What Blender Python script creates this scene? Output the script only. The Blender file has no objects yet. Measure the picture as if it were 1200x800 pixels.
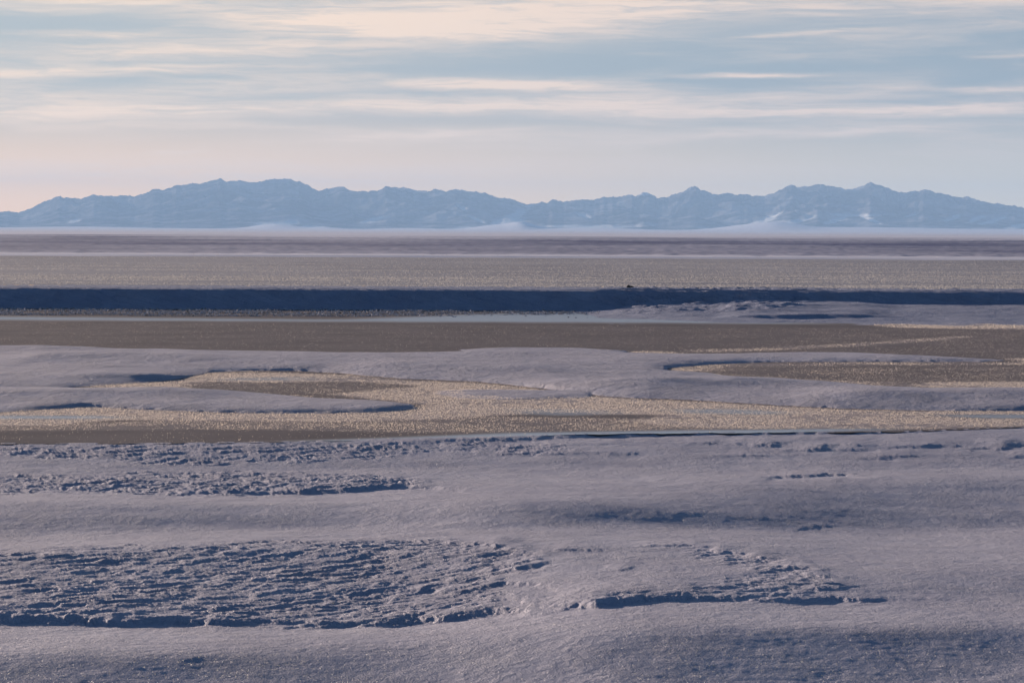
import bpy, math, random
import numpy as np
from mathutils import Matrix, Vector

# ------------------------------------------------------------------ camera, world, sun, exposure
sc = bpy.context.scene
COL = sc.collection
F = 3333.0                      # focal length in photo pixels (100 mm on a 36 mm sensor)
PITCH = math.atan(129.5 / F)
ROLL = math.radians(0.25)
CZ = 6.0
cam_d = bpy.data.cameras.new('camera')
cam_d.sensor_width = 36.0
cam_d.lens = 100.0
cam_d.clip_start = 0.5
cam_d.clip_end = 200000.0
cam = bpy.data.objects.new('camera', cam_d)
COL.objects.link(cam)
cam.matrix_world = (Matrix.Translation((0, 0, CZ)) @ Matrix.Rotation(math.pi / 2 - PITCH, 4, 'X')
                    @ Matrix.Rotation(ROLL, 4, 'Z'))
sc.camera = cam

SUN_EL = math.radians(8.0)
SUN_AZ = math.radians(-42.0)    # from +Y (view direction), negative = to the left
sd = Vector((math.sin(SUN_AZ) * math.cos(SUN_EL), math.cos(SUN_AZ) * math.cos(SUN_EL), math.sin(SUN_EL)))
sun_d = bpy.data.lights.new('sun', 'SUN')
sun_d.energy = 5.0
sun_d.angle = math.radians(0.53)
sun_d.color = (1.0, 0.78, 0.60)
sun = bpy.data.objects.new('sun', sun_d)
COL.objects.link(sun)
sun.rotation_euler = sd.to_track_quat('Z', 'Y').to_euler()
sun.location = (0, 0, 50)

sc.view_settings.view_transform = 'Standard'
sc.view_settings.look = 'None'
sc.view_settings.exposure = 0.94
sc.view_settings.gamma = 1.0
sc.render.engine = 'CYCLES'
sc.cycles.volume_bounces = 1
sc.cycles.max_bounces = 6
sc.cycles.diffuse_bounces = 3
sc.cycles.transmission_bounces = 4
sc.cycles.caustics_reflective = False
sc.cycles.caustics_refractive = False


class N:
    """small helper to write shader maths"""
    def __init__(self, nt):
        self.nt = nt

    def new(self, t, **kw):
        n = self.nt.nodes.new(t)
        for k, v in kw.items():
            setattr(n, k, v)
        return n

    def put(self, sock, v):
        if hasattr(v, 'is_output') or isinstance(v, bpy.types.NodeSocket):
            self.nt.links.new(v, sock)
        else:
            sock.default_value = v

    def m(self, op, a, b=None, c=None, clamp=False):
        n = self.new('ShaderNodeMath', operation=op, use_clamp=clamp)
        self.put(n.inputs[0], a)
        if b is not None:
            self.put(n.inputs[1], b)
        if c is not None:
            self.put(n.inputs[2], c)
        return n.outputs[0]

    def vec(self, x, y, z=0.0):
        n = self.new('ShaderNodeCombineXYZ')
        for i, v in enumerate((x, y, z)):
            self.put(n.inputs[i], v)
        return n.outputs[0]

    def noise(self, vec, scale=1.0, detail=4.0, rough=0.55, dist=0.0, out='Fac'):
        n = self.new('ShaderNodeTexNoise')
        self.put(n.inputs['Vector'], vec)
        n.inputs['Scale'].default_value = scale
        n.inputs['Detail'].default_value = detail
        n.inputs['Roughness'].default_value = rough
        n.inputs['Distortion'].default_value = dist
        return n.outputs[out]

    def ramp(self, fac, lo, hi, a=0.0, b=1.0, smooth=True):
        n = self.new('ShaderNodeMapRange')
        n.interpolation_type = 'SMOOTHSTEP' if smooth else 'LINEAR'
        self.put(n.inputs['Value'], fac)
        n.inputs['From Min'].default_value = lo
        n.inputs['From Max'].default_value = hi
        n.inputs['To Min'].default_value = a
        n.inputs['To Max'].default_value = b
        return n.outputs['Result']

    def mix(self, fac, a, b):
        n = self.new('ShaderNodeMix', data_type='RGBA')
        self.put(n.inputs['Factor'], fac)
        self.put(n.inputs[6], a if not isinstance(a, tuple) else (*a, 1.0)[:4])
        self.put(n.inputs[7], b if not isinstance(b, tuple) else (*b, 1.0)[:4])
        return n.outputs[2]


world = bpy.data.worlds.new('World')
sc.world = world
world.use_nodes = True
wt = world.node_tree
wt.nodes.clear()
w = N(wt)
out = w.new('ShaderNodeOutputWorld')
bg = w.new('ShaderNodeBackground')
bg.inputs['Strength'].default_value = 0.05
wt.links.new(bg.outputs[0], out.inputs['Surface'])
sky = w.new('ShaderNodeTexSky', sky_type='NISHITA')
sky.sun_disc = False
sky.sun_elevation = SUN_EL
sky.sun_rotation = SUN_AZ
sky.altitude = 0
sky.air_density = 1.0
sky.dust_density = 0.6
sky.ozone_density = 4.0
tc = w.new('ShaderNodeTexCoord')
sx = w.new('ShaderNodeSeparateXYZ')
wt.links.new(tc.outputs['Generated'], sx.inputs[0])
az = w.m('ARCTAN2', sx.outputs[0], sx.outputs[1])
# azimuth and elevation of the sky, in milliradian-like units (1 unit = 0.3 mrad)
U = w.m('MULTIPLY', az, F)
V = w.m('MULTIPLY', w.m('ARCSINE', sx.outputs[2]), F)
# gentle distortion shared by all streaks
dn = w.noise(w.vec(w.m('MULTIPLY', U, 0.006), w.m('MULTIPLY', V, 0.03), 3.1), 1.0, 4.0, 0.6, out='Color')
ds = w.new('ShaderNodeSeparateXYZ')
wt.links.new(dn, ds.inputs[0])
Ud = w.m('ADD', U, w.m('MULTIPLY', w.m('SUBTRACT', ds.outputs[0], 0.5), 160.0))
Vd = w.m('ADD', V, w.m('MULTIPLY', w.m('SUBTRACT', ds.outputs[1], 0.5), 14.0))
fine = w.noise(w.vec(w.m('MULTIPLY', Ud, 0.011), w.m('MULTIPLY', Vd, 0.17), 7.7), 1.0, 8.0, 0.66, 0.5)
fine2 = w.noise(w.vec(w.m('MULTIPLY', Ud, 0.0028), w.m('MULTIPLY', Vd, 0.030), 1.7), 1.0, 5.0, 0.55, 0.5)
# cirrus streaks: x, y (photo px), half length, half thickness, slope, strength
STREAKS = [
    (150, 86, 260, 5, 0.03, .55), (180, 112, 270, 10, 0.05, .60), (80, 139, 220, 11, 0.02, .75),
    (520, 124, 420, 9, 0.02, .75), (590, 100, 125, 7, 0.0, 1.0), (620, 104, 100, 5, 0.0, .5),
    (470, 160, 160, 9, 0.03, .60), (110, 72, 160, 8, 0.03, .40), (960, 152, 190, 7, 0.03, .70),
    (960, 131, 330, 7, 0.0, .70), (1110, 128, 170, 6, 0.02, .6), (875, 89, 80, 2.4, 0.0, .9),
    (950, 39, 75, 2.2, 0.07, .5), (1230, 66, 70, 2.0, 0.0, .6), (1180, 106, 70, 3.5, 0.03, .6),
    (215, 182, 35, 2.5, 0.02, .5), (110, 47, 70, 3.5, 0.01, .5), (1000, 104, 90, 14, 0.1, .4),
    (340, 20, 330, 16, -0.06, .50), (560, 32, 300, 20, 0.06, .85), (900, 6, 500, 17, 0.0, .60),
    (240, 62, 240, 10, 0.0, .40), (120, 205, 330, 16, 0.0, .55), (430, 214, 160, 10, 0.0, .35),
    (-200, 110, 200, 16, 0.02, .7), (1450, 120, 200, 14, 0.02, .6),
]
acc = None
for (cx, cy, L, T, sl, st) in STREAKS:
    du = w.m('SUBTRACT', Ud, float(cx - 600))
    dv = w.m('SUBTRACT', w.m('SUBTRACT', Vd, float(270.5 - cy)), w.m('MULTIPLY', du, sl))
    q = w.m('ADD', w.m('POWER', w.m('ABSOLUTE', w.m('MULTIPLY', du, 1.0 / L)), 2.5),
            w.m('POWER', w.m('ABSOLUTE', w.m('MULTIPLY', dv, 1.0 / T)), 2.0))
    g = w.m('MULTIPLY', w.m('EXPONENT', w.m('MULTIPLY', q, -1.0)), st)
    acc = g if acc is None else w.m('ADD', acc, g)
acc = w.m('MULTIPLY', acc, w.ramp(fine, 0.28, 0.68, 0.40, 1.22))
wisps = w.m('MULTIPLY', w.ramp(fine2, 0.42, 0.75), w.ramp(V, 40.0, 140.0, 0.35, 1.0))
cl = w.m('ADD', acc, w.m('MULTIPLY', w.m('MULTIPLY', wisps, w.ramp(fine, 0.32, 0.66, 0.55, 1.1)), 0.55), clamp=True)
# cloud colour: peach on the sunward side, greyer away from it
ca = w.ramp(U, -700.0, 700.0)
ccol = w.mix(ca, (12.6, 9.5, 7.1), (9.6, 7.7, 6.6))
# Nishita sky, slightly mixed with thin high haze cloud
base = w.mix(0.7, sky.outputs[0], w.mix(ca, (5.8, 6.05, 6.4), (4.0, 4.7, 5.7)))
lowc = w.mix(ca, (22.5, 12.2, 4.4), (11.8, 9.2, 5.4))
base = w.mix(w.ramp(V, 0.0, 165.0, 0.90, 0.0), base, lowc)
up = w.m('MULTIPLY', w.ramp(V, 300.0, 1500.0, 1.0, 0.0), w.ramp(w.m('ABSOLUTE', w.m('ADD', az, 0.3)), 0.6, 1.6, 1.0, 0.0))
skyc = w.mix(up, sky.outputs[0], base)
cloudy = w.mix(w.m('MULTIPLY', cl, w.m('MULTIPLY', w.ramp(V, 600.0, 4500.0, 0.9, 0.15), w.m('MULTIPLY_ADD', up, 0.9, 0.1))), skyc, ccol)
wt.links.new(cloudy, bg.inputs['Color'])

# ------------------------------------------------------------------ helpers
rng = np.random.default_rng(7)
random.seed(7)


def project(X, Y, Z):
    """world -> photo pixels (used to look traced features up on the ground)"""
    c = Y * math.cos(PITCH) - (Z - CZ) * math.sin(PITCH)
    wv = Y * math.sin(PITCH) + (Z - CZ) * math.cos(PITCH)
    c = np.where(np.abs(c) < 1e-3, 1e-3, c)
    u, v = X / c, wv / c
    return (600 + F * (u * math.cos(ROLL) + v * math.sin(ROLL)),
            400 - F * (-u * math.sin(ROLL) + v * math.cos(ROLL)))


def unproject(px, py, z):
    a, b = (np.asarray(px, float) - 600) / F, (400 - np.asarray(py, float)) / F
    u = a * math.cos(ROLL) - b * math.sin(ROLL)
    v = a * math.sin(ROLL) + b * math.cos(ROLL)
    dy = math.cos(PITCH) + v * math.sin(PITCH)
    dz = -math.sin(PITCH) + v * math.cos(PITCH)
    t = (z - CZ) / dz
    return u * t, dy * t


def _hash(ix, iy, seed):
    h = (ix.astype(np.int64) * 374761393 + iy.astype(np.int64) * 668265263 + seed * 1442695041) & 0xFFFFFFFF
    h = ((h ^ (h >> 13)) * 1274126177) & 0xFFFFFFFF
    return (h ^ (h >> 16)) & 0xFFFFFFFF


def perlin(x, y, seed=0):
    x0, y0 = np.floor(x), np.floor(y)
    fx, fy = x - x0, y - y0
    ix, iy = x0.astype(np.int64), y0.astype(np.int64)
    ux, uy = fx * fx * fx * (fx * (fx * 6 - 15) + 10), fy * fy * fy * (fy * (fy * 6 - 15) + 10)

    def g(dx, dy):
        a = _hash(ix + dx, iy + dy, seed) * (2 * math.pi / 4294967296.0)
        return np.cos(a) * (fx - dx) + np.sin(a) * (fy - dy)
    n00, n10, n01, n11 = g(0, 0), g(1, 0), g(0, 1), g(1, 1)
    return 1.5 * ((n00 * (1 - ux) + n10 * ux) * (1 - uy) + (n01 * (1 - ux) + n11 * ux) * uy)


def fbm(x, y, seed=0, octs=4, gain=0.5):
    s, a = 0.0, 1.0
    for k in range(octs):
        s = s + a * perlin(x * 2 ** k + 17.3 * k, y * 2 ** k - 9.1 * k, seed + k)
        a *= gain
    return s


def smooth(e0, e1, x):
    t = np.clip((x - e0) / (e1 - e0), 0, 1)
    return t * t * (3 - 2 * t)


def grid_mesh(name, P, mat, attrs=None, flip=False, smooth_sh=True):
    """P: (rows, cols, 3) array -> one mesh object"""
    R, Cn = P.shape[:2]
    me = bpy.data.meshes.new(name)
    me.vertices.add(R * Cn)
    me.vertices.foreach_set('co', P.reshape(-1).astype(np.float32))
    idx = np.arange(R * Cn, dtype=np.int32).reshape(R, Cn)
    q = np.stack([idx[:-1, :-1], idx[:-1, 1:], idx[1:, 1:], idx[1:, :-1]], -1).reshape(-1, 4)
    if flip:
        q = q[:, ::-1]
    nf = len(q)
    me.loops.add(nf * 4)
    me.loops.foreach_set('vertex_index', np.ascontiguousarray(q).reshape(-1))
    me.polygons.add(nf)
    me.polygons.foreach_set('loop_start', np.arange(nf, dtype=np.int32) * 4)
    me.polygons.foreach_set('loop_total', np.full(nf, 4, np.int32))
    me.update(calc_edges=True)
    if smooth_sh:
        me.polygons.foreach_set('use_smooth', np.ones(nf, bool))
    for k, v in (attrs or {}).items():
        a = me.attributes.new(k, 'FLOAT', 'POINT')
        a.data.foreach_set('value', v.reshape(-1).astype(np.float32))
    me.materials.append(mat)
    o = bpy.data.objects.new(name, me)
    COL.objects.link(o)
    return o


def tri_mesh(name, V3, mat):
    """V3: (n,3,3) loose triangles -> one mesh object"""
    n = len(V3)
    me = bpy.data.meshes.new(name)
    me.vertices.add(n * 3)
    me.vertices.foreach_set('co', V3.reshape(-1).astype(np.float32))
    me.loops.add(n * 3)
    me.loops.foreach_set('vertex_index', np.arange(n * 3, dtype=np.int32))
    me.polygons.add(n)
    me.polygons.foreach_set('loop_start', np.arange(n, dtype=np.int32) * 3)
    me.polygons.foreach_set('loop_total', np.full(n, 3, np.int32))
    me.update(calc_edges=True)
    me.materials.append(mat)
    o = bpy.data.objects.new(name, me)
    COL.objects.link(o)
    return o


def tag(o, label, cat, kind=None, group=None):
    o['label'] = label
    o['category'] = cat
    if kind:
        o['kind'] = kind
    if group:
        o['group'] = group
    return o


# ------------------------------------------------------------------ traced maps (photo px, looked up on the ground)
MX0, MX1, MSX = -160, 1361, 2.0
MY0, MY1, MSY = 262.0, 840.0, 0.5
mxs = np.arange(MX0, MX1, MSX)
mys = np.arange(MY0, MY1, MSY)
MXg, MYg = np.meshgrid(mxs, mys)


def sample(A, px, py):
    fx = np.clip((px - MX0) / MSX, 0, A.shape[1] - 1.001)
    fy = np.clip((py - MY0) / MSY, 0, A.shape[0] - 1.001)
    ix, iy = fx.astype(int), fy.astype(int)
    tx, ty = fx - ix, fy - iy
    return ((A[iy, ix] * (1 - tx) + A[iy, ix + 1] * tx) * (1 - ty)
            + (A[iy + 1, ix] * (1 - tx) + A[iy + 1, ix + 1] * tx) * ty)


def poly(pts):
    """filled polygon as 0/1 map"""
    p = np.array(pts, float)
    inside = np.zeros(MXg.shape, bool)
    n = len(p)
    for i in range(n):
        (x1, y1), (x2, y2) = p[i], p[(i + 1) % n]
        if y1 == y2:
            continue
        c = ((y1 > MYg) != (y2 > MYg)) & (MXg < (x2 - x1) * (MYg - y1) / (y2 - y1) + x1)
        inside ^= c
    return inside.astype(float)


def blur(A, sxp, syp):
    for ax, s, st in ((1, sxp, MSX), (0, syp, MSY)):
        r = s / st
        if r < 0.3:
            continue
        k = int(3 * r) + 1
        ker = np.exp(-0.5 * (np.arange(-k, k + 1) / r) ** 2)
        ker /= ker.sum()
        pad = [(0, 0), (0, 0)]
        pad[ax] = (k, k)
        B = np.pad(A, pad, mode='edge')
        O = np.zeros_like(A)
        for j, kv in enumerate(ker):
            sl = [slice(None), slice(None)]
            sl[ax] = slice(j, j + A.shape[ax])
            O += kv * B[tuple(sl)]
        A = O
    return A


def curve(pts, x):
    p = np.array(pts, float)
    return np.interp(x, p[:, 0], p[:, 1])


def band(pts, up, dn, x0=None, x1=None, fade=40.0):
    """soft band round a curve y(x): up / dn = half widths above / below"""
    yc = curve(pts, MXg)
    d = MYg - yc
    g = np.exp(-np.where(d < 0, (d / up) ** 2, (d / dn) ** 2))
    if x0 is not None:
        g = g * smooth(x0 - fade, x0 + fade * 0.3, MXg)
    if x1 is not None:
        g = g * (1 - smooth(x1 - fade * 0.3, x1 + fade, MXg))
    return g


# near edge of the river ice
EDGE = [(-160, 521), (0, 519.5), (200, 519), (330, 517.5), (450, 514.5), (600, 511), (700, 508), (900, 506.5), (1060, 505.5),
        (1200, 500), (1360, 497)]

# ---- brightness plan of the near snow -> slope towards or away from the sun -> heights
L = np.full(MXg.shape, 0.93)
L -= 0.12 * band([(-160, 548), (600, 540), (1200, 535)], 18, 14)
L += 0.20 * band([(500, 566), (800, 560), (1000, 556), (1360, 549)], 4, 9, 520, None, 60)
L += 0.16 * band([(-160, 585), (450, 585), (900, 578)], 7, 7, None, 700, 200)
L -= 0.33 * band([(-160, 616), (300, 613), (700, 610), (1000, 614), (1200, 613), (1360, 610)], 13, 8)
L -= 0.16 * band([(960, 580), (1360, 575)], 22, 20, 1010, None, 80)
L += 0.12 * band([(820, 590), (960, 606), (1100, 606)], 5, 5, 840, 950, 90)
L += 0.30 * band([(-160, 645), (0, 640), (180, 629), (330, 626), (600, 625), (1000, 626), (1100, 632), (1200, 622), (1360, 622)], 5, 12)
L += 0.16 * band([(600, 665), (1360, 660)], 30, 34, 640, None, 60)
L += 0.26 * band([(-160, 752), (450, 748), (700, 722), (900, 720), (1360, 716)], 16, 18)
L -= 0.10 * smooth(745, 790, MYg - 0)
L -= 0.16 * band([(-160, 790), (700, 756), (1000, 752), (1360, 746)], 16, 60)
L += 0.15 * band([(1100, 782), (1360, 778)], 10, 12, 1175, None, 60)
# large wavy unevenness of the drifted snow
L += 0.07 * fbm(MXg / 600.0, MYg / 14.0, 21, 2)

scarp = np.zeros(MXg.shape)
wob = 2.2 * fbm(MXg / 30.0, MYg * 0, 31, 5, 0.6)


def dash(x, y, hl, th, s, slope=0.0):
    """dark scarp facing the camera, centred x,y, half length hl, half thickness th"""
    global scarp
    yy = y + slope * (MXg - x)
    g = np.exp(-((MYg - yy + wob * 0.5) / th) ** 2) * np.exp(-np.abs((MXg - x) / hl) ** 3.0)
    scarp = scarp + s * g
    # long gentle tail that falls away behind the scarp
    t = MYg - yy
    scarp = scarp - s * 0.12 * np.exp(-((t + 5 * th) / (3.5 * th)) ** 2) * np.exp(-np.abs((MXg - x) / hl) ** 3.0)


for d in [(770, 509, 75, 1.6, .30, -.04), (650, 512.5, 70, 1.4, .25, -.06), (900, 507.5, 90, 1.7, .34, 0), (1020, 506.5, 55, 1.3, .25, -.02),
          (560, 515, 60, 1.2, .2, -.03), (700, 531, 65, 1.1, .10, -.02), (725, 533, 25, 1.0, .22, 0), (825, 519.5, 16, 1.0, .3, 0),
          (897, 522, 16, 1.2, .34, 0), (865, 520.5, 12, .9, .2, 0), (880, 534, 22, 1.0, .28, 0), (925, 519, 12, .8, .2, 0),
          (953, 527, 18, 1.3, .34, 0), (1000, 521.5, 22, 1.0, .26, 0), (1003, 527, 22, 1.0, .30, 0), (1080, 523, 42, 1.2, .34, -.02),
          (1035, 537, 14, 1.0, .26, 0), (1060, 534.5, 16, .9, .26, 0), (1167, 525.5, 20, 1.4, .34, 0), (1175, 520, 30, .9, .24, 0),
          (1197, 536, 14, 1.0, .26, 0), (960, 557.5, 44, 1.4, .36, -.02), (730, 559, 20, .8, .12, 0), (1250, 528, 30, 1.2, .3, 0),
          (775, 562, 20, .8, .14, 0), (955, 620, 20, 1.0, .18, .02), (420, 520, 130, 1.0, .10, 0), (700, 521, 60, .8, .10, -.02),
          # patch 2 lower edge
          (420, 575, 95, 2.4, .40, -.035), (290, 577, 90, 1.8, .30, 0), (130, 571, 60, 1.6, .22, 0),
          # big patch lower edge and rim
          (60, 727, 110, 4.0, .46, .01), (190, 729, 110, 3.4, .40, .01), (330, 728, 120, 2.0, .26, 0), (-70, 725, 80, 3.0, .4, 0),
          (420, 733, 90, 2.6, .34, -.02), (540, 724, 75, 3.4, .50, -.07), (590, 688, 50, 2.4, .34, -.22), (480, 696, 110, 2.0, .24, -.03),
          (90, 706, 140, 2.0, .22, -.02), (615, 665, 26, 2.2, .45, -.3), (640, 681, 20, 1.3, .22, 0),
          (615, 705, 28, 2.2, .4, 0), (690, 704, 45, 3.2, .48, 0), (760, 701, 60, 3.2, .46, -.01), (830, 702, 40, 2.0, .34, 0),
          (945, 704, 60, 3.4, .26, 0), (1000, 703, 32, 2.0, .25, 0), (975, 691, 15, 1.8, .28, .10), (930, 664, 20, 1.6, .34, .08),
          (890, 653, 22, 1.6, .34, .06), (850, 647, 18, 1.5, .34, .05), (815, 641, 18, 1.2, .32, .03), (780, 640.5, 22, 1.0, .25, 0),
          (675, 642, 30, 1.1, .26, .02), (732, 665, 14, 1.4, .2, -.06), (590, 641, 30, 2.0, .34, .1), (520, 635, 60, 1.3, .26, 0),
          (960, 676, 14, 1.8, .34, .15), (1100, 703, 110, 1.0, .08, 0), (470, 762, 120, 1.0, .10, -.02), (430, 754, 90, .8, .08, -.02)]:
    dash(*d)

slope_l = np.clip((1.0 - (np.clip(L, 0.1, 2) / 0.97) ** 2.2) / 5.2, -0.07, 0.098)
scarp *= 1.0 - 0.1 * smooth(560, 620, MYg)
scarp *= np.clip(0.85 + 0.35 * fbm(MXg / 40.0, MYg / 6.0, 29, 3), 0.3, 1.3)
# sastrugi strength masks
SAS = poly([(-160, 646), (0, 645), (120, 640), (300, 633), (520, 632), (620, 640), (628, 662), (560, 692), (600, 705), (600, 722),
            (450, 736), (200, 731), (-160, 728)])
SAS = np.maximum(SAS, 0.6 * poly([(628, 700), (700, 690), (860, 690), (960, 700), (880, 704), (640, 706)]))
SAS = np.maximum(SAS, 0.8 * poly([(780, 643), (880, 650), (960, 668), (990, 694), (940, 700), (840, 697), (800, 690), (900, 672), (840, 658)]))
SAS = np.maximum(SAS, 1.5 * poly([(-160, 560), (60, 556), (260, 552), (430, 556), (512, 566), (470, 574), (300, 580), (100, 576), (-160, 578)]))
SAS = np.maximum(SAS, 1.3 * poly([(-160, 522), (150, 521), (330, 521), (520, 517), (500, 530), (380, 541), (200, 545), (120, 537), (-160, 534)]))
SAS = np.maximum(SAS, 0.9 * poly([(520, 516), (640, 512), (660, 525), (640, 534), (540, 534)]))
SAS = blur(SAS, 9, 1.4)

# exact integration of the slope plan along every line of sight
th = np.zeros(MXg.shape)
uu = (MXg - 600) / F
vv = (400 - MYg) / F
u_ = uu * math.cos(ROLL) - vv * math.sin(ROLL)
v_ = uu * math.sin(ROLL) + vv * math.cos(ROLL)
dy_ = math.cos(PITCH) + v_ * math.sin(PITCH)
dz_ = -math.sin(PITCH) + v_ * math.cos(PITCH)
tt = -dz_ / dy_                                   # drop per metre forward
DY = np.zeros(MXg.shape)                          # forward distance at every map cell
ZLm = np.zeros(MXg.shape)
ZSm = np.zeros(MXg.shape)
Z0 = -2.0
i0 = int((490 - MY0) / MSY)
edge_rows = curve(EDGE, mxs)
D = (CZ - Z0) / tt[i0]
zl = np.zeros(len(mxs))
zs = np.zeros(len(mxs))
for i in range(i0, len(mys)):
    if i > i0:
        ml = np.where(mys[i] > edge_rows, slope_l[i] + zl / 13.0, 0.0)
        ms = np.where(mys[i] > edge_rows, scarp[i] + zs / 2.2, 0.0)
        mm = np.maximum(ml + ms, -0.55 * tt[i])
        ml = mm - ms
        step = -D * (tt[i] - tt[i - 1]) / (mm + tt[i])
        zl = zl + ml * step
        zs = zs + ms * step
        D = D + step
    DY[i] = D
    ZLm[i] = zl
    ZSm[i] = zs
# resample to a regular grid of forward distance
HY = np.concatenate([np.arange(20.0, 60.0, 0.05), np.arange(60.0, 135.0, 0.12)])
HZ = np.zeros((len(HY), len(mxs)))
HS = np.zeros((len(HY), len(mxs)))
for j in range(len(mxs)):
    HZ[:, j] = np.interp(HY, DY[i0:, j][::-1], ZLm[i0:, j][::-1])
    HS[:, j] = np.interp(HY, DY[i0:, j][::-1], ZSm[i0:, j][::-1])
HPY = np.zeros((len(HY), len(mxs)))


def blur_x(A, px):
    k = int(3 * px / MSX)
    ker = np.exp(-0.5 * (np.arange(-k, k + 1) * MSX / px) ** 2)
    ker /= ker.sum()
    B = np.pad(A, ((0, 0), (k, k)), mode='edge')
    O = np.zeros_like(A)
    for j, kv in enumerate(ker):
        O += kv * B[:, j:j + A.shape[1]]
    return O


HZ = Z0 + blur_x(HZ, 75.0)
HS = blur_x(HS, 4.0)
for j in range(len(mxs)):
    HPY[:, j] = np.interp(HY, DY[i0:, j][::-1], mys[i0:][::-1])


def _look(A, X, Y):
    px = 600 + F * X / np.maximum(Y, 1.0)
    fx = np.clip((px - MX0) / MSX, 0, len(mxs) - 1.001)
    fy = np.clip(np.interp(Y, HY, np.arange(len(HY))), 0, len(HY) - 1.001)
    ix, iy = fx.astype(int), fy.astype(int)
    tx, ty = fx - ix, fy - iy
    return ((A[iy, ix] * (1 - tx) + A[iy, ix + 1] * tx) * (1 - ty) + (A[iy + 1, ix] * (1 - tx) + A[iy + 1, ix + 1] * tx) * ty)


def near_lookup(X, Y):
    """height and photo row of the near snow at a ground point; the scarps get ragged wind-torn edges"""
    jx = 0.20 * fbm(X / 0.9, Y / 1.1, 121, 4, 0.6)
    jy = 0.24 * fbm(X / 0.55, Y / 0.9, 122, 5, 0.65)
    hs = _look(HS, X + jx, Y + jy)
    return _look(HZ, X, Y) + hs, _look(HPY, X, Y), 600 + F * X / np.maximum(Y, 1.0)


def columns(half, n, n_out=50, full=True):
    """azimuths: dense inside the view, stretching out to the sides and round the back"""
    a = np.linspace(-half, half, n)
    if not full:
        return a
    t = np.linspace(0, 1, n_out + 1)[1:]
    e = half + (math.pi - half) * t ** 2.2
    return np.concatenate([-e[::-1], a, e])


HALF = math.atan(690 / F)

# ------------------------------------------------------------------ materials


def new_mat(name):
    m = bpy.data.materials.new(name)
    m.use_nodes = True
    nt = m.node_tree
    nt.nodes.clear()
    k = N(nt)
    o = k.new('ShaderNodeOutputMaterial')
    return m, k, o


def snow_material(name, colour, dark, grain=1.0, glint=1.0, patch_scale=0.25):
    m, k, o = new_mat(name)
    nt = m.node_tree
    geo = k.new('ShaderNodeNewGeometry')
    pos = geo.outputs['Position']
    n1 = k.noise(pos, 26.0, 3.0, 0.6)
    n2 = k.noise(pos, 7.0, 3.0, 0.6)
    n3 = k.noise(pos, patch_scale, 4.0, 0.6)
    n4 = k.noise(pos, 2.2, 3.0, 0.6)
    hgt = k.m('ADD', k.m('MULTIPLY', n1, 0.036 * grain), k.m('MULTIPLY', n2, 0.06 * grain))
    hgt = k.m('ADD', hgt, k.m('MULTIPLY', n4, 0.10 * (grain - 0.7)))
    gv = k.noise(pos, 0.55, 3.0, 0.6)
    hgt = k.m('MULTIPLY', hgt, k.ramp(gv, 0.3, 0.7, 0.55, 1.35))
    b = k.new('ShaderNodeBump')
    b.inputs['Strength'].default_value = 1.0
    b.inputs['Distance'].default_value = 1.0
    k.put(b.inputs['Height'], hgt)
    p = k.new('ShaderNodeBsdfPrincipled')
    k.put(p.inputs['Base Color'], k.mix(k.ramp(n3, 0.35, 0.7), colour, dark))
    p.inputs['Roughness'].default_value = 0.75
    p.inputs['Specular IOR Level'].default_value = 0.15
    nt.links.new(b.outputs[0], p.inputs['Normal'])
    # ice-crystal facets: scattered tiny mirrors of random tilt
    v = k.new('ShaderNodeTexVoronoi')
    v.feature = 'F1'
    nt.links.new(pos, v.inputs['Vector'])
    v.inputs['Scale'].default_value = 75.0
    s = k.new('ShaderNodeVectorMath', operation='MULTIPLY_ADD')
    nt.links.new(v.outputs['Color'], s.inputs[0])
    s.inputs[1].default_value = (2, 2, 1.0)
    s.inputs[2].default_value = (-1, -1, 0.0)
    nm = k.new('ShaderNodeVectorMath', operation='NORMALIZE')
    nt.links.new(s.outputs[0], nm.inputs[0])
    gl = k.new('ShaderNodeBsdfGlossy')
    gl.inputs['Roughness'].default_value = 0.36
    gl.inputs['Color'].default_value = (1, 1, 1, 1)
    nt.links.new(nm.outputs[0], gl.inputs['Normal'])
    mx = k.new('ShaderNodeMixShader')
    k.put(mx.inputs[0], k.m('MULTIPLY', k.m('LESS_THAN', v.outputs['Distance'], 0.30), 0.10 * glint))
    nt.links.new(p.outputs[0], mx.inputs[1])
    nt.links.new(gl.outputs[0], mx.inputs[2])
    nt.links.new(mx.outputs[0], o.inputs['Surface'])
    return m


mat_snow = snow_material('snow_wind_packed', (0.425, 0.43, 0.53), (0.365, 0.37, 0.47))
mat_drift = snow_material('snow_drift', (0.43, 0.43, 0.53), (0.37, 0.37, 0.465), 1.8)
mat_bank = snow_material('snow_bank', (0.29, 0.32, 0.44), (0.24, 0.27, 0.39), 1.5, 0.5)  # darker, bluer than the other snow: deeper bank shade put into the colour


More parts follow.
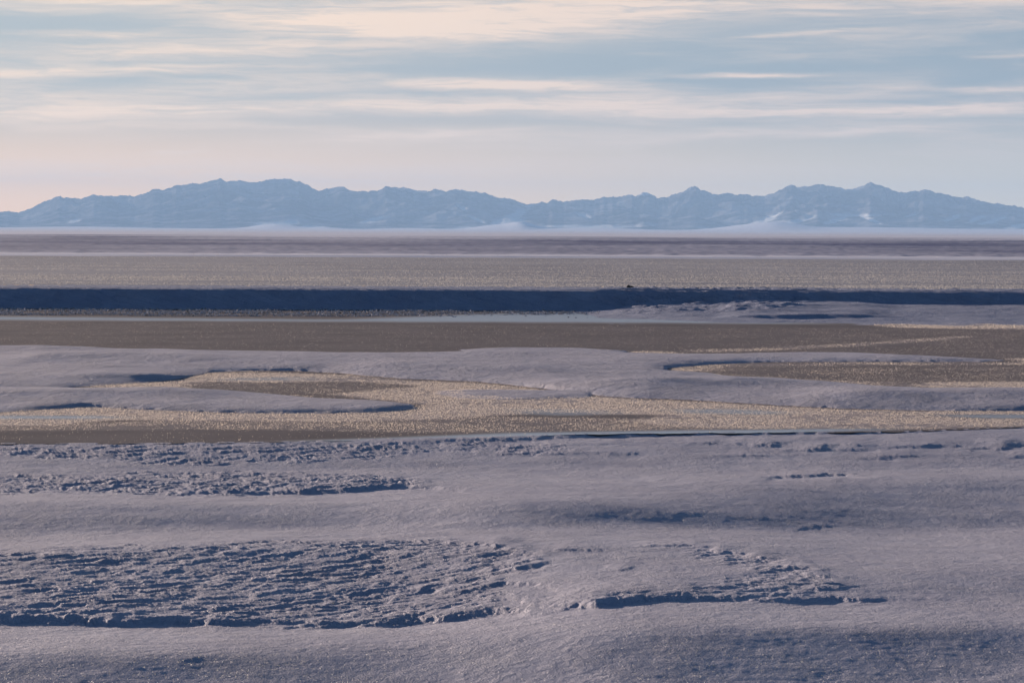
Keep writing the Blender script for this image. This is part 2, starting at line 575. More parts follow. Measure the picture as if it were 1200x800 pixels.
def ice_material():
    m, k, o = new_mat('river_ice')
    nt = m.node_tree
    geo = k.new('ShaderNodeNewGeometry')
    pos = geo.outputs['Position']
    at = k.new('ShaderNodeAttribute', attribute_name='slick')
    af = k.new('ShaderNodeAttribute', attribute_name='frost_film')
    n1 = k.noise(pos, 9.0, 4.0, 0.65)
    n2 = k.noise(pos, 0.15, 4.0, 0.6)
    b = k.new('ShaderNodeBump')
    b.inputs['Distance'].default_value = 1.0
    b.inputs['Strength'].default_value = 1.0
    k.put(b.inputs['Height'], k.m('MULTIPLY', n1, k.m('MULTIPLY_ADD', at.outputs['Fac'], -0.012, 0.0135)))
    p = k.new('ShaderNodeBsdfPrincipled')
    c = k.mix(k.ramp(n2, 0.3, 0.7), (0.190, 0.172, 0.180), (0.150, 0.138, 0.148))
    film = k.m('MULTIPLY', af.outputs['Fac'], k.ramp(k.noise(pos, 1.6, 4.0, 0.65), 0.3, 0.6, 0.35, 1.0))
    c = k.mix(film, c, (0.46, 0.415, 0.42))
    c = k.mix(at.outputs['Fac'], c, (0.34, 0.38, 0.44))
    k.put(p.inputs['Base Color'], c)
    k.put(p.inputs['Roughness'], k.m('MULTIPLY_ADD', at.outputs['Fac'], -0.6, 0.9))
    k.put(p.inputs['Specular IOR Level'], k.m('MULTIPLY_ADD', at.outputs['Fac'], 0.35, 0.02))
    nt.links.new(b.outputs[0], p.inputs['Normal'])
    nt.links.new(p.outputs[0], o.inputs['Surface'])
    return m


def frost_material(name, col, tr, trcol):
    m, k, o = new_mat(name)
    nt = m.node_tree
    d = k.new('ShaderNodeBsdfDiffuse')
    d.inputs['Color'].default_value = (*col, 1)
    t = k.new('ShaderNodeBsdfTranslucent')
    t.inputs['Color'].default_value = (*trcol, 1)
    mx = k.new('ShaderNodeMixShader')
    mx.inputs[0].default_value = tr
    nt.links.new(d.outputs[0], mx.inputs[1])
    nt.links.new(t.outputs[0], mx.inputs[2])
    nt.links.new(mx.outputs[0], o.inputs['Surface'])
    return m


mat_ice = ice_material()
mat_frost = frost_material('frost_crystals', (0.60, 0.57, 0.56), 0.42, (0.86, 0.76, 0.66))
mat_hoar = frost_material('hoar_frost', (0.42, 0.42, 0.46), 0.28, (0.62, 0.61, 0.60))

# ------------------------------------------------------------------ near snow field
SG = [(-6, 1), ]


def sastrugi(X, Y):
    """wind-cut snow ridges, in metres"""
    a = math.radians(42)
    xr = X * math.cos(a) + Y * math.sin(a)
    yr = -X * math.sin(a) + Y * math.cos(a)
    wx = 0.30 * fbm(X * 1.6, Y * 1.6, 51, 2)
    wy = 0.30 * fbm(X * 1.6, Y * 1.6, 57, 2)
    n = fbm(xr / 0.95 + wx, yr / 0.40 + wy, 41, 5, 0.6)
    r = 1 - np.abs(fbm(xr / 0.6 + wx, yr / 0.30 + wy, 61, 4, 0.6)) * 1.6
    n = n + 0.35 * fbm(X / 3.0, Y / 2.0, 63, 2)
    steps = n * 2.2
    f = np.floor(steps)
    ter = f + smooth(0.30, 0.70, steps - f)
    return 0.038 * ter / 2.2 * 1.6 + 0.022 * r + 0.018 * n


def near_height(X, Y):
    z, py, px = near_lookup(X, Y)
    s = sample(SAS, px + 30 * fbm(X / 1.1, Y / 1.4, 77, 3), py + 3.0 * fbm(X / 0.9, Y / 1.2, 78, 3))
    s = s * (0.62 + 0.38 * smooth(-0.3, 0.35, fbm(X / 2.6, Y / 2.2, 79, 3)))
    z = z + s * (sastrugi(X, Y) - 0.02) * 0.55
    z = z + 0.020 * fbm(X / 8.0, Y / 5.0, 75, 3) + 0.010 * fbm(X / 1.5, Y / 1.5, 71, 3) + 0.003 * fbm(X / 0.22, Y / 0.22, 73, 2)
    # slip under the ice beyond the shore
    yy_e = curve(EDGE, px)
    beyond = smooth(0.0, 1.2, yy_e - py)
    z = np.where(py < yy_e, Z0 + 0.02 - 0.10 * beyond, z)
    return z


def polar(name, dist, azs, hfun, mat, attrs=None):
    A, Dg = np.meshgrid(azs, dist)
    # rows are lines of equal forward distance inside the view, circles further round
    k = np.where(np.abs(A) < 0.5, 1 / np.cos(np.clip(A, -0.5, 0.5)), 1 / math.cos(0.5))
    X, Y = Dg * k * np.sin(A), Dg * k * np.cos(A)
    Z = hfun(X, Y)
    return grid_mesh(name, np.stack([X, Y, Z], -1), mat, None if attrs is None else attrs(X, Y), flip=True)


def rows_between(y0, y1, n, z):
    """forward distances evenly spread in picture rows y0 (far) .. y1 (near)"""
    ys = np.linspace(y1, y0, n)
    return unproject(600.0 + 0 * ys, ys, z)[1]


far_edge = 130.0
dn_rows = np.concatenate([np.geomspace(2.0, 38.0, 24)[:-1], rows_between(498, 835, 560, -2.2)])
dn_rows = dn_rows[(dn_rows < far_edge)]
dn_rows = np.unique(np.concatenate([np.geomspace(2.0, dn_rows[23] - 0.3, 20), dn_rows[23:], [far_edge]]))
sn = polar('snow_ground', dn_rows, columns(HALF, 990), near_height, mat_snow)
tag(sn, 'near field of wind-packed grey-mauve snow with rough sastrugi patches at the bottom', 'snow', 'structure')

# ------------------------------------------------------------------ river ice, drifts on it, frost
slick = np.maximum.reduce([
    poly([(-160, 487), (0, 486.5), (120, 487), (160, 489), (120, 490.5), (-160, 491)]),
    poly([(330, 517), (450, 513), (600, 507), (800, 504), (1000, 502), (1060, 503), (900, 508), (600, 513), (450, 518)]),
    0.6 * poly([(600, 478), (700, 480), (740, 484), (660, 487), (600, 484)]),
    0.8 * poly([(780, 479.5), (860, 478.5), (940, 483), (900, 486), (800, 484)]),
    0.8 * poly([(1080, 486), (1360, 484), (1360, 491), (1150, 490)]),
    0.7 * poly([(250, 443), (360, 441), (370, 446), (260, 446)]),
    0.95 * poly([(-160, 370), (0, 371), (400, 374.5), (560, 368), (680, 365.5), (760, 371), (860, 376), (1000, 379.5), (900, 379.3), (800, 378.5), (600, 377.5), (400, 376.8), (0, 374.8), (-160, 374)]),
])
slick = blur(slick, 14, 0.6)


# density of frost on the river ice, 0..1
FD = np.maximum.reduce([
    # pocket among the left drifts
    0.9 * poly([(95, 453), (205, 446), (250, 437), (300, 436), (400, 439), (480, 446), (560, 449), (640, 457), (700, 464), (640, 470), (560, 476), (500, 474),
                (440, 468), (390, 462), (440, 457), (500, 452), (420, 447), (300, 448), (240, 447), (220, 452), (230, 457), (150, 455)]),
    1.0 * poly([(-160, 489), (0, 484), (60, 479), (110, 475.5), (180, 479), (260, 484), (400, 484), (490, 478), (520, 470), (600, 466), (700, 464), (740, 467), (900, 475),
                (1000, 480), (1100, 482), (1200, 482), (1360, 481), (1360, 484), (1200, 485), (1080, 486), (1150, 491), (1360, 491), (1360, 496), (1200, 499), (1060, 503),
                (900, 503), (800, 500), (740, 494), (780, 486), (700, 485), (640, 483), (560, 488), (480, 492), (380, 494), (330, 493), (200, 492), (130, 492),
                (60, 498), (-160, 500)]),
    0.35 * poly([(-160, 497), (60, 497), (200, 492), (400, 492), (560, 488), (740, 490), (900, 503), (700, 505), (500, 507), (300, 503), (-160, 505)]),
    0.5 * poly([(780, 431), (840, 426), (1000, 424.5), (1180, 424), (1360, 424), (1360, 427), (1100, 428), (860, 429), (830, 436), (790, 437)]),
    0.95 * poly([(1060, 451), (1090, 448), (1360, 446), (1360, 460), (1200, 460), (1130, 457)]),
    0.5 * poly([(870, 443), (960, 444.5), (1060, 448), (1060, 452), (960, 448), (880, 444)]),
    0.75 * poly([(740, 411), (790, 412), (800, 414.5), (745, 415.5)]),
    0.9 * poly([(1180, 420), (1360, 419), (1360, 423), (1190, 423)]),
    0.5 * poly([(800, 410), (900, 407), (1000, 402), (1100, 395), (1140, 393), (1140, 396), (1020, 405), (900, 411), (810, 413)]),
    0.9 * poly([(1010, 380), (1100, 378.5), (1200, 380), (1360, 381), (1360, 386), (1180, 386), (1060, 384)]),
    0.8 * poly([(730, 367.5), (800, 369), (870, 374), (850, 375.5), (780, 372.5)]),
])
FD = blur(FD, 10, 0.6)
FD = np.maximum(FD, 0.07 * poly([(-160, 376), (1360, 386), (1360, 424), (-160, 408)]))
FD = np.maximum(FD, 0.10 * smooth(-200, 1500, MXg) * poly([(800, 384), (1360, 386), (1360, 424), (1100, 418), (800, 413)]) * 1.6)
FD = np.maximum(FD, 0.14 * poly([(820, 425), (1360, 425), (1360, 450), (820, 446)]))
FD = np.maximum(FD, 0.14 * poly([(200, 446), (560, 446), (560, 462), (200, 460)]))
FD = FD * (1 - 0.9 * slick)


def ice_attr(X, Y):
    px, py = project(X, Y, Z0 + 0 * X)
    s = sample(slick, px, py)
    return {'slick': s, 'frost_film': np.clip(sample(FD, px, py), 0, 1)}


def ice_h(X, Y):
    return Z0 + 0 * X


# ice sheet: from the shore curve to the foot of the far bank
azs = columns(HALF, 420, 30)
ys_t = np.linspace(0, 1, 130)
pxa = 600 + F * np.tan(np.clip(azs, -1.2, 1.2))
_, dnear = unproject(np.clip(pxa, -160, 1360), curve(EDGE, np.clip(pxa, -160, 1360)) + 0.4, Z0)
dfar = 300.0
dnear = dnear + 0.35 * fbm(dnear * np.tan(np.clip(azs, -1.2, 1.2)) / 1.4, azs * 0, 205, 4, 0.6)
Yt = 1.0 / ((1 - ys_t[:, None]) / dnear[None, :] + ys_t[:, None] / dfar)
kk = np.where(np.abs(azs) < 0.5, 1 / np.cos(np.clip(azs, -0.5, 0.5)), 1 / math.cos(0.5))
XI, YI = Yt * kk * np.sin(azs), Yt * kk * np.cos(azs)
ice = grid_mesh('river_ice', np.stack([XI, YI, Z0 + 0 * XI], -1), mat_ice, ice_attr(XI, YI), flip=True)
tag(ice, 'flat grey-brown frozen river surface between the near snow and the dark far bank', 'ice', 'structure')

# snow drifts lying on the ice: outlines traced, shape domed
LOBES = [
    # main far lobe with long body
    (poly([(-160, 408), (0, 408.5), (100, 410), (250, 411), (400, 413.5), (500, 413.5), (600, 410), (700, 411.5), (760, 415), (850, 414), (940, 413),
           (1040, 415), (1130, 419), (1185, 421.5), (1150, 424), (1060, 424), (980, 424), (900, 424), (830, 427), (780, 431), (782, 437), (830, 437),
           (880, 442), (960, 448), (1060, 453), (1130, 458), (1200, 461), (1360, 462), (1360, 480), (1200, 481), (1100, 481.5), (1000, 479), (900, 474), (800, 468), (740, 466),
           (700, 463), (640, 455), (560, 447), (480, 444), (430, 440), (400, 437), (350, 434.5), (300, 434), (250, 436), (205, 444), (160, 450), (95, 453), (60, 456),
           (-160, 455)]), 22, 1.7, 0.24),
    (poly([(-160, 452), (60, 455), (150, 457.5), (250, 459.5), (330, 463), (390, 467), (440, 470), (482, 474), (488, 479), (430, 483.5), (330, 484.5), (250, 483), (170, 479.5),
           (100, 476), (60, 479), (0, 484), (-160, 487)]), 20, 1.5, 0.22),
    (poly([(450, 460), (520, 456), (600, 457), (700, 459), (690, 466), (620, 468), (560, 467.5), (480, 466)]), 22, 1.1, 0.09),
    (poly([(535, 409), (600, 407.5), (680, 408.5), (735, 411), (735, 415.5), (640, 416), (560, 415)]), 14, 0.9, 0.14),
    # bench at the foot of the right-hand bank
]
DH = np.zeros(MXg.shape)
DM = np.zeros(MXg.shape)
for P_, bx, by, hh in LOBES:
    jag = P_
    s = blur(jag, bx, by)
    sharp = blur(jag, 5, 0.45)
    s2 = blur(jag, bx * 3.2, by * 3.2)
    DH = np.maximum(DH, hh * (smooth(0.42, 1.0, s) * 0.55 + smooth(0.35, 1.0, s2) * 0.45) * smooth(0.3, 0.7, sharp)
                    + 0.022 * smooth(0.3, 0.7, sharp))
    DM = np.maximum(DM, sharp)
# hollows and swells over the drifts (dark sides face the camera)
sw = 0.0
for (pts, up, dn, x0, x1, a) in [
        ([(0, 425), (110, 423), (250, 426), (350, 431)], 3.0, 3.5, 40, 340, .10), ([(-160, 413), (60, 414)], 2.0, 2.5, None, 60, .09),
        ([(100, 446), (200, 444)], 1.6, 2.0, 100, 190, .06), ([(0, 468), (200, 466)], 3.0, 4.0, None, 210, .08),
        ([(450, 434), (600, 437), (700, 440)], 3.0, 4.0, 450, 620, .10), ([(760, 455), (900, 452)], 3, 4, 760, 870, .08),
        ([(1000, 470), (1200, 470), (1360, 470)], 4, 5, 980, None, .12), ([(650, 454), (760, 460)], 3, 3, 650, 780, .06)]:
    sw = sw + 2.5 * a * band(pts, up * 2.2, dn * 1.0, x0, x1, 80)


def drift_h(X, Y):
    px, py = project(X, Y, Z0 + 0 * X)
    h = sample(DH, px, py)
    m = sample(DM, px, py)
    s = sample(sw, px, py)
    h = h + s * smooth(0.1, 0.5, h / 0.12) + m * (0.09 * fbm(X / 10.0, Y / 10.0, 85, 3) + 0.010 * fbm(X / 2.2, Y / 2.2, 81, 3) + 0.004 * fbm(X / .4, Y / .4, 83, 2))
    # ragged thin edge
    h = h - 0.012 * (1 - m) + 0.04 * fbm(X / 0.7, Y / 1.6, 87, 4) * np.exp(-((m - 0.5) / 0.3) ** 2)
    return np.where((py > 400) & (m > 0.02), Z0 + h - 0.02, Z0 - 0.08)


rows_mid = rows_between(402, 492, 265, Z0)
dr = polar('snow_drift', np.sort(rows_mid), columns(HALF, 800, 30), drift_h, mat_drift)
tag(dr, 'smooth mauve snow drifts lying in long low tongues on the frozen river', 'snow drift', 'structure')

# ------------------------------------------------------------------ far bank, bench and tundra plain
YF, YR = 286.0, 290.5


def bank_h(X, Y):
    px, py = project(X, Y, Z0 + 0 * X)
    wv = 1.2 * fbm(X / 26.0, Y * 0, 91, 3) + 0.25 * fbm(X / 2.0, Y * 0 + 4, 93, 3)
    rel = Y - wv
    t = smooth(YF - 0.3, YR + 2.5, rel) * 0.25 + np.clip((rel - YF) / (YR - YF), 0, 1) * 0.75
    z = Z0 - 0.03 + 2.03 * t
    # slanting gullies and wind ribs cut in the face
    face = np.exp(-((t - 0.6) / 0.35) ** 2)
    rib = fbm((X + (Y - 288) * 1.6) / 1.5, Y / 4.0, 95, 4)
    amp = 0.18 + 0.60 * smooth(670, 740, px) * (1 - smooth(900, 1000, px) * 0.7)
    z = z + face * amp * rib
    # rising right-hand snow bench in front of the face
    bx = smooth(640, 860, px)
    ben = smooth(247 + 30 * (1 - bx), 256 + 26 * (1 - bx), Y) * 0.14 + smooth(250, 287, Y) * 0.66
    z_b = Z0 - 0.05 + bx * ben
    rub = smooth(690, 760, px) * (1 - smooth(880, 980, px)) * smooth(262, 272, Y)
    z_b = z_b + rub * 0.30 * np.abs(fbm(X / 3.6 + Y / 5.0, Y / 2.2, 97, 4)) + rub * 0.02
    z_b = z_b + bx * (0.12 * fbm(X / 9.0, Y / 7.0, 99, 4))
    # dark undercut edge of the bench
    z_b = z_b + 0.26 * smooth(830, 880, px) * (1 - smooth(1000, 1060, px)) * smooth(258.5, 260.0, Y + 0.4 * fbm(X / 3.0, Y * 0, 90, 2))
    z = np.where(Y < YR + 2, np.maximum(z, z_b), z)
    z = np.where((px < 640) & (Y < YF - 1), Z0 - 0.05, z)
    # wavy rim and plain beyond
    z = z + smooth(0.9, 1.0, t) * (0.05 * fbm(X / 14.0, Y / 9.0, 101, 3) + 0.02)
    return z


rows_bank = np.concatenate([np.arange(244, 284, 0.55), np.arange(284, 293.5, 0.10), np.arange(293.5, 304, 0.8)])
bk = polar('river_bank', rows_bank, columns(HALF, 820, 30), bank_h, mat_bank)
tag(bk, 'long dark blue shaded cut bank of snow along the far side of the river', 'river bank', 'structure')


def tundra_material():
    m, k, o = new_mat('tundra_snow')
    nt = m.node_tree
    geo = k.new('ShaderNodeNewGeometry')
    pos = geo.outputs['Position']
    sp = k.new('ShaderNodeSeparateXYZ')
    nt.links.new(pos, sp.inputs[0])
    at = k.new('ShaderNodeAttribute', attribute_name='rough_shade')
    pv = k.vec(k.m('MULTIPLY', sp.outputs[0], 0.010), k.m('MULTIPLY', sp.outputs[1], 0.004), 0.0)
    n = k.noise(pv, 1.0, 6.0, 0.65)
    c = k.mix(k.ramp(n, 0.35, 0.65), (0.365, 0.365, 0.41), (0.28, 0.285, 0.335))
    am = k.new('ShaderNodeAttribute', attribute_name='clean_snow')
    c = k.mix(am.outputs['Fac'], c, (0.74, 0.74, 0.84))
    c = k.mix(at.outputs['Fac'], c, k.mix(k.ramp(n, 0.3, 0.7), (0.12, 0.14, 0.275), (0.085, 0.10, 0.215)))  # self-shade of the rough far snow, painted in as dark blue
    p = k.new('ShaderNodeBsdfPrincipled')
    k.put(p.inputs['Base Color'], c)
    p.inputs['Roughness'].default_value = 0.9
    p.inputs['Specular IOR Level'].default_value = 0.05
    nt.links.new(p.outputs[0], o.inputs['Surface'])
    return m


def plain_h(X, Y):
    R = np.hypot(X, Y)
    z = 0.02 + 0.05 * fbm(X / 14.0, Y / 9.0, 101, 3) * (1 - smooth(600, 700, Y))
    rough = smooth(640, 700, R) * (1 - smooth(2200, 3200, R))
    z = z + rough * 0.30 * fbm(X / 7.0, Y / 9.0, 111, 3)
    # low lip at the far shore of the frosted flat
    z = z + 0.35 * smooth(632, 638, R) * (1 - smooth(670, 900, R) * 0.5)
    # snowy apron rising gently to the foot of the mountains
    z = z + smooth(9000, 28000, R) * 16.0 
    # pale snow fans spreading out of the valley mouths
    a = np.arctan2(X, Y)
    for (ac, aw, hh) in [(-0.083, 0.009, 44), (-0.066, 0.006, 16), (-0.004, 0.011, 46), (0.003, 0.0045, 40), (0.028, 0.020, 22),
                         (0.083, 0.014, 40), (0.094, 0.010, 42), (0.120, 0.035, 34), (0.19, 0.05, 26), (-0.15, 0.02, 12), (-0.035, 0.01, 12)]:
        z = z + hh * smooth(17500, 26800, R) ** 1.6 * np.exp(-((a - ac + 0.0016 * fbm(R / 900.0, a * 60, 119, 3)) / aw) ** 2)
    return z


def plain_attr(X, Y):
    R = np.hypot(X, Y)
    n = fbm(X / 300.0, Y / 500.0, 115, 4)
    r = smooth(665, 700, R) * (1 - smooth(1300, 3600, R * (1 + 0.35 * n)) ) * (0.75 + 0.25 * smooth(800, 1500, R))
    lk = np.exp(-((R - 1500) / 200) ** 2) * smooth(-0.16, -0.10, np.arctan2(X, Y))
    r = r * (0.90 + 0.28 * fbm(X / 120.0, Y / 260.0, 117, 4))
    return {'rough_shade': np.clip(r, 0, 1), 'clean_snow': smooth(628, 634, R)}


t_ = np.linspace(0, 1, 240)
rows_pl = 1.0 / (1.0 / 303.5 * (1 - t_) + t_ / 3200.0)
rows_pl = np.unique(np.concatenate([rows_pl, np.arange(632, 645, 0.8), np.geomspace(3300, 34000, 80)]))
pl = polar('tundra_plain', rows_pl, columns(HALF, 500, 30), plain_h, tundra_material(), plain_attr)
tag(pl, 'flat frosted tundra plain beyond the bank, pale in front and purple further off', 'plain', 'structure')

# ------------------------------------------------------------------ mountains
SKY = [(-700, 262), (-500, 258), (-350, 262), (-200, 255), (-80, 252), (-30, 249), (0, 248.3), (7, 247.7), (22, 249), (30, 246.7), (50, 237.3), (68, 230), (77, 231.7), (95, 233.3),
       (108, 228.3), (120, 229.5), (133, 230), (147, 229.3), (158, 230), (170, 226.7), (180, 221.7), (190, 222.7), (207, 217.7), (227, 214.7),
       (233, 215.7), (248, 212.3), (259, 209.3), (265, 213.3), (277, 212.3), (282, 211.3), (287, 213.3), (300, 214), (312, 211.3), (325, 210),
       (335, 210), (350, 212.7), (362, 218.3), (372, 224), (388, 220.7), (400, 218.3), (412, 224), (423, 224.3), (443, 223.3), (453, 218.7),
       (465, 220), (478, 220.7), (488, 223.3), (503, 224), (510, 222), (523, 224), (535, 221.7), (543, 224), (567, 226), (582, 231.7),
       (597, 233.3), (617, 240), (627, 238.3), (640, 237.3), (648, 234), (658, 236.7), (680, 234), (693, 235), (707, 231), (727, 230.7),
       (737, 228.3), (743, 230), (753, 225), (760, 226.7), (770, 232.7), (783, 230), (800, 224.3), (805, 220.7), (813, 218.3), (820, 222.7),
       (827, 224), (837, 228.3), (853, 226), (862, 229.3), (872, 227), (882, 230), (897, 229.3), (910, 224.3), (925, 216.7), (933, 219),
       (943, 219.3), (958, 216), (973, 218), (990, 222.3), (1003, 220.7), (1018, 214), (1030, 217.3), (1042, 222.3), (1053, 225.7), (1063, 225.3),
       (1085, 222.3), (1093, 225), (1110, 228.7), (1123, 231.7), (1133, 230.7), (1150, 236), (1160, 238.7), (1168, 238.3), (1178, 240.7),
       (1188, 241.3), (1198, 244), (1240, 246), (1300, 241), (1400, 247), (1600, 243), (1900, 256)]


def mountain_material():
    m, k, o = new_mat('mountain_snow_rock')
    nt = m.node_tree
    geo = k.new('ShaderNodeNewGeometry')
    pos = geo.outputs['Position']
    n = k.noise(pos, 0.0022, 8.0, 0.68)
    asn = k.new('ShaderNodeAttribute', attribute_name='snow_cover')
    sp = k.new('ShaderNodeSeparateXYZ')
    nt.links.new(geo.outputs['Normal'], sp.inputs[0])
    steep = k.ramp(sp.outputs[2], 0.80, 0.97)
    f = k.m('MULTIPLY', k.ramp(n, 0.40, 0.62), k.m('MULTIPLY_ADD', steep, 0.8, 0.2))
    c = k.mix(f, (0.035, 0.035, 0.05), (0.30, 0.30, 0.34))
    c = k.mix(asn.outputs['Fac'], c, (0.85, 0.85, 0.85))
    p = k.new('ShaderNodeBsdfPrincipled')
    k.put(p.inputs['Base Color'], c)
    p.inputs['Roughness'].default_value = 0.9
    p.inputs['Specular IOR Level'].default_value = 0.0
    nt.links.new(p.outputs[0], o.inputs['Surface'])
    return m


maz = np.concatenate([np.linspace(-0.55, -HALF - 0.02, 60)[:-1], np.linspace(-HALF - 0.02, HALF + 0.02, 720), np.linspace(HALF + 0.02, 0.55, 60)[1:]])
mD = np.concatenate([np.linspace(26500, 33200, 150), np.linspace(33300, 36500, 22)])
A, Dg = np.meshgrid(maz, mD)
XM, YM = Dg * np.tan(A), Dg
fr = np.clip((Dg - 26500) / 6500.0, 0, 1)
wx = 500 * fbm(XM / 2600, YM / 2600, 131, 3)
spur = 1 - np.abs(fbm((XM + wx + 0.45 * YM) / 1300.0, (YM + wx) / 9000.0, 141, 4, 0.5)) * 1.5
spur2 = 1 - np.abs(fbm((XM + wx - 0.5 * YM) / 500.0, (YM + wx) / 3500.0, 151, 4, 0.5)) * 1.5
shape = fr ** 1.15
back = 1 - smooth(33100, 36500, Dg)
T = shape * (0.66 + 0.22 * fr + (0.36 * spur + 0.17 * spur2) * (1 - fr ** 6 * 0.9)) * back
T = np.maximum(T, 0)
# skyline from the traced profile
skx = 600 + F * np.tan(maz)
sky_y = curve(SKY, skx) - (skx - 600) * math.sin(ROLL)
sky_y = sky_y + 1.3 * fbm(skx / 7.0, skx * 0, 161, 4, 0.6)
target = np.maximum((270.5 - sky_y) / F, 0.0006)      # tangent of elevation
ang = T / Dg
scale = target / ang.max(axis=0)
# foothill line varies: valley mouths and aprons
ZM = T * scale[None, :] - 12 + CZ * fr
ZM = ZM + 14 * smooth(0, .1, fr)
mpx, mpy = project(XM, YM, ZM)
snc = np.zeros(XM.shape)
for (cx, cy, hl, ht, sl) in [(325, 262, 26, 3.0, -.10), (365, 266, 18, 1.6, 0), (590, 262, 26, 4.0, -.25), (607, 250, 14, 3.5, -.5), (570, 268, 40, 2.0, 0),
                             (690, 265, 60, 1.6, 0), (540, 241, 5, 2.0, .4), (438, 258, 16, 1.6, -.2), (88, 258, 8, 1.3, -.3), (870, 268, 40, 3.0, -.15),
                             (895, 258, 20, 2.4, -.4), (930, 259, 24, 2.0, -.25), (960, 270, 110, 3.0, 0.02), (980, 257, 12, 2.0, -.3), (1018, 256, 12, 1.8, .4),
                             (1000, 251, 30, 1.4, 0), (1068, 251, 8, 1.6, -.3), (1118, 254, 9, 1.8, -.3), (1145, 256, 9, 2.0, -.3), (1172, 255, 9, 1.8, -.3),
                             (1190, 266, 12, 2.4, -.2), (1160, 260, 12, 1.4, -.2), (685, 252, 8, 1.8, .3), (560, 257, 10, 1.4, .4), (755, 227, 9, 1.6, 0)]:
    dyy = mpy - cy - sl * (mpx - cx)
    snc = np.maximum(snc, np.exp(-((mpx - cx) / (1.15 * hl)) ** 2 - (dyy / (1.4 * ht)) ** 2))
wide = blur_x(np.repeat(np.repeat(snc, 1, 0), 1, 1), 16.0)
for _ in range(3):
    wide[1:-1] = (wide[:-2] + 2 * wide[1:-1] + wide[2:]) / 4
wide = smooth(0.08, 0.4, wide)
snc = smooth(0.22, 0.65, snc + 0.30 * fbm(XM / 260.0, YM / 500.0, 171, 4))
Tg = shape * (0.80 + 0.22 * fr) * back * scale[None, :] - 12 + CZ * fr + 14 * smooth(0, .1, fr)
ZM = ZM + 0.45 * np.maximum(0.6 * wide, snc) * (Tg - ZM) * (1 - smooth(0.7, 0.85, fr))
mt = grid_mesh('mountains', np.stack([XM, YM, ZM], -1), mountain_material(), {'snow_cover': snc}, flip=True)
tag(mt, 'long range of hazy blue snow-streaked mountains on the horizon', 'mountains', 'structure')

# ------------------------------------------------------------------ frost crystals


def blades(cx, cy, cz, size, nb, lean=0.5, wid=0.8):
    """nb upright leaf-shaped ice blades per tuft -> triangles (n*nb,3,3)"""
    n = len(cx)
    out_ = []
    for b_ in range(nb):
        a = rng.uniform(0, 2 * math.pi, n)
        s = size * rng.uniform(0.6, 1.2, n)
        ox, oy = rng.normal(0, 0.35, n) * size, rng.normal(0, 0.35, n) * size
        lx, ly = rng.normal(0, lean, n) * s, rng.normal(0, lean, n) * s
        hw = 0.5 * wid * s
        p0 = np.stack([cx + ox - np.cos(a) * hw, cy + oy - np.sin(a) * hw, cz - 0.01 + 0 * s], -1)
        p1 = np.stack([cx + ox + np.cos(a) * hw, cy + oy + np.sin(a) * hw, cz - 0.01 + 0 * s], -1)
        p2 = np.stack([cx + ox + lx, cy + oy + ly, cz + s], -1)
        out_.append(np.stack([p0, p1, p2], 1))
    return np.concatenate(out_)


def scatter(n, pyn, pyf, z, dens, seed):
    r = np.random.default_rng(seed)
    px = r.uniform(-120, 1320, n)
    d0, d1 = unproject(600.0, pyn, z)[1], unproject(600.0, pyf, z)[1]
    Y = np.sqrt(r.uniform(d0 * d0, d1 * d1, n))
    X = (px - 600) / F * Y
    ppx, ppy = project(X, Y, z + 0 * X)
    clump = 0.5 + 0.6 * fbm(X / 0.5, Y / 1.6, seed, 2) + 0.9 * fbm(X / 6.0, Y / 5.0, seed + 3, 4)
    d = 1.5 * dens(ppx, ppy) * np.clip(clump + 0.35, 0.05, 1.6)
    keep = r.uniform(0, 1, n) < d
    return X[keep], Y[keep]


RIM = blur((DM > 0.5).astype(float), 9, 0.9)
RIM = np.exp(-((RIM - 0.32) / 0.2) ** 2) * smooth(426, 436, MYg) * (0.35 + 0.65 * smooth(-0.3, 0.5, fbm(MXg / 70.0, MYg / 6.0, 207, 3)))
DENS = np.maximum(np.maximum(FD, 0.55 * RIM), 0.02 * (MYg > 486))
ok_drift = lambda X, Y: (drift_h(X, Y) < Z0 + 0.045)
X, Y = scatter(640000, 521, 428, Z0, lambda a, b: sample(DENS, a, b) * (b < curve(EDGE, a) - 0.5), 201)
m_ = ok_drift(X, Y)
X, Y = X[m_], Y[m_]
print('frost near', len(X))
T1 = blades(X, Y, np.maximum(Z0, drift_h(X, Y)), rng.uniform(0.014, 0.034, len(X)), 1, wid=1.2)
X, Y = scatter(420000, 428, 374, Z0, lambda a, b: sample(FD, a, b), 202)
m_ = ok_drift(X, Y)
X, Y = X[m_], Y[m_]
print('frost mid', len(X))
T2 = blades(X, Y, Z0 + 0 * X, rng.uniform(0.015, 0.05, len(X)) * np.clip(0.6 + sample(FD, *project(X, Y, Z0 + 0 * X)), 0.6, 1.1), 1, wid=1.1)
fr_o = tri_mesh('frost_flowers', np.concatenate([T1, T2]), mat_frost)
tag(fr_o, 'carpet of backlit golden frost crystals growing on the river ice between the drifts', 'frost', 'stuff')

# frost on the flat beyond the bank
n = 260000
px = rng.uniform(-120, 1320, n)
Y = 1.0 / rng.uniform(1 / 660.0, 1 / 297.0, n)
X = (px - 600) / F * Y
streak = 1.2 * fbm(X / 120.0, Y / 16.0, 301, 4) + 0.6 * np.exp(-((Y - 352) / 22.0) ** 2) + 0.3 * np.exp(-((Y - 420) / 20.0) ** 2)
keep = rng.uniform(0, 1, n) < np.clip(0.35 + 0.6 * streak, 0.04, 1.0) * smooth(296, 306, Y)
X, Y = X[keep], Y[keep]
zf = plain_h(X, Y)
print('frost far', len(X))
pf = blades(X, Y, zf, rng.uniform(0.04, 0.10, len(X)), 1, wid=1.5)
po = tri_mesh('hoar_frost', pf, mat_hoar)
tag(po, 'band of glittering hoar frost tufts on the plain above the dark bank', 'frost', 'stuff')

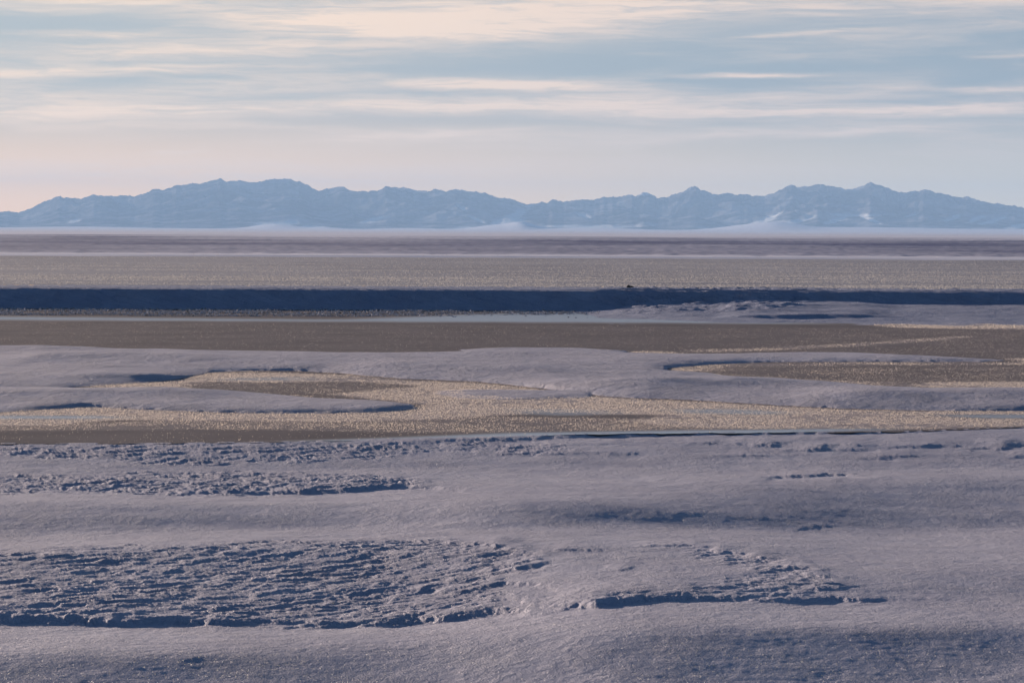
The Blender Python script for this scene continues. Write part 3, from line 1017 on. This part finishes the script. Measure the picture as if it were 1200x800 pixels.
# broken ice at the foot of the bank
n = 26000
px = rng.uniform(-120, 1000, n)
Y = rng.uniform(262, 285, n)
X = (px - 600) / F * Y
lim = 262 + 10 * smooth(350, 700, px)
dn_ = np.clip(0.4 + 0.8 * fbm(X / 6, Y / 4, 401, 3), 0, 1) * smooth(0, 2, Y - lim) * (1 - smooth(620, 780, px))
keep = rng.uniform(0, 1, n) < dn_ + 0.012
X, Y = X[keep], Y[keep]
rb = blades(X, Y, Z0 + 0 * X, rng.uniform(0.05, 0.13, len(X)) * rng.choice([0.6, 1.0, 1.0, 1.7], len(X)), 3, lean=1.3, wid=1.6)
ro = tri_mesh('ice_rubble', rb, frost_material('ice_chips', (0.40, 0.41, 0.48), 0.06, (0.5, 0.5, 0.5)))
tag(ro, 'line of broken pale ice chips scattered at the foot of the dark bank', 'ice rubble', 'stuff')

# ------------------------------------------------------------------ dark lump on the rim of the bank
m, k, o = new_mat('dark_rock')
p = k.new('ShaderNodeBsdfPrincipled')
geo = k.new('ShaderNodeNewGeometry')
k.put(p.inputs['Base Color'], k.mix(k.noise(geo.outputs['Position'], 9.0), (0.03, 0.028, 0.03), (0.07, 0.06, 0.06)))
p.inputs['Roughness'].default_value = 0.9
m.node_tree.links.new(p.outputs[0], o.inputs['Surface'])
import bmesh
bm = bmesh.new()
bmesh.ops.create_icosphere(bm, subdivisions=4, radius=1.0)
for v in bm.verts:
    c = v.co
    tprof = (c.x + 1) / 2
    hgt = 0.25 + 0.85 * math.exp(-((tprof - 0.27) / 0.20) ** 2) + 0.22 * math.exp(-((tprof - 0.75) / 0.2) ** 2)
    nz = 0.12 * math.sin(7 * c.x + 3 * c.y) + 0.08 * math.sin(11 * c.y + 5 * c.z)
    v.co = Vector((c.x * 0.42 * (1 + nz), c.y * 0.22 * (1 + nz), c.z * 0.22 * hgt * (1 + nz) + 0.06))
me = bpy.data.meshes.new('rock')
bm.to_mesh(me)
bm.free()
me.materials.append(m)
rk = bpy.data.objects.new('rock', me)
COL.objects.link(rk)
rx, ry = unproject(738.5, 338.0, 0.05)
rz = float(plain_h(np.array([rx]), np.array([ry]))[0])
rk.location = (float(rx), float(ry), max(rz, float(bank_h(np.array([rx]), np.array([ry]))[0])) + 0.05)
rk.scale = (0.9, 0.9, 0.9)
tag(rk, 'small dark humped rock lying alone on the snowy rim of the far bank', 'rock')

# ------------------------------------------------------------------ haze
hb = bpy.data.meshes.new('haze')
x, y0, y1, z0, z1 = 38000.0, -38000.0, 38000.0, -5.0, 640.0
vs = [(-x, y0, z0), (x, y0, z0), (x, y1, z0), (-x, y1, z0), (-x, y0, z1), (x, y0, z1), (x, y1, z1), (-x, y1, z1)]
hb.from_pydata(vs, [], [(0, 3, 2, 1), (4, 5, 6, 7), (0, 1, 5, 4), (1, 2, 6, 5), (2, 3, 7, 6), (3, 0, 4, 7)])
m, k, o = new_mat('haze_air')
pv = k.new('ShaderNodeVolumePrincipled')
pv.inputs['Color'].default_value = (0.40, 0.65, 1.0, 1)
pv.inputs['Density'].default_value = 3.4e-5
pv.inputs['Anisotropy'].default_value = 0.0
m.node_tree.links.new(pv.outputs[0], o.inputs['Volume'])
hb.materials.append(m)
ho = bpy.data.objects.new('haze', hb)
COL.objects.link(ho)
tag(ho, 'thin blue winter haze filling the air over the plain and mountains', 'haze', 'stuff')
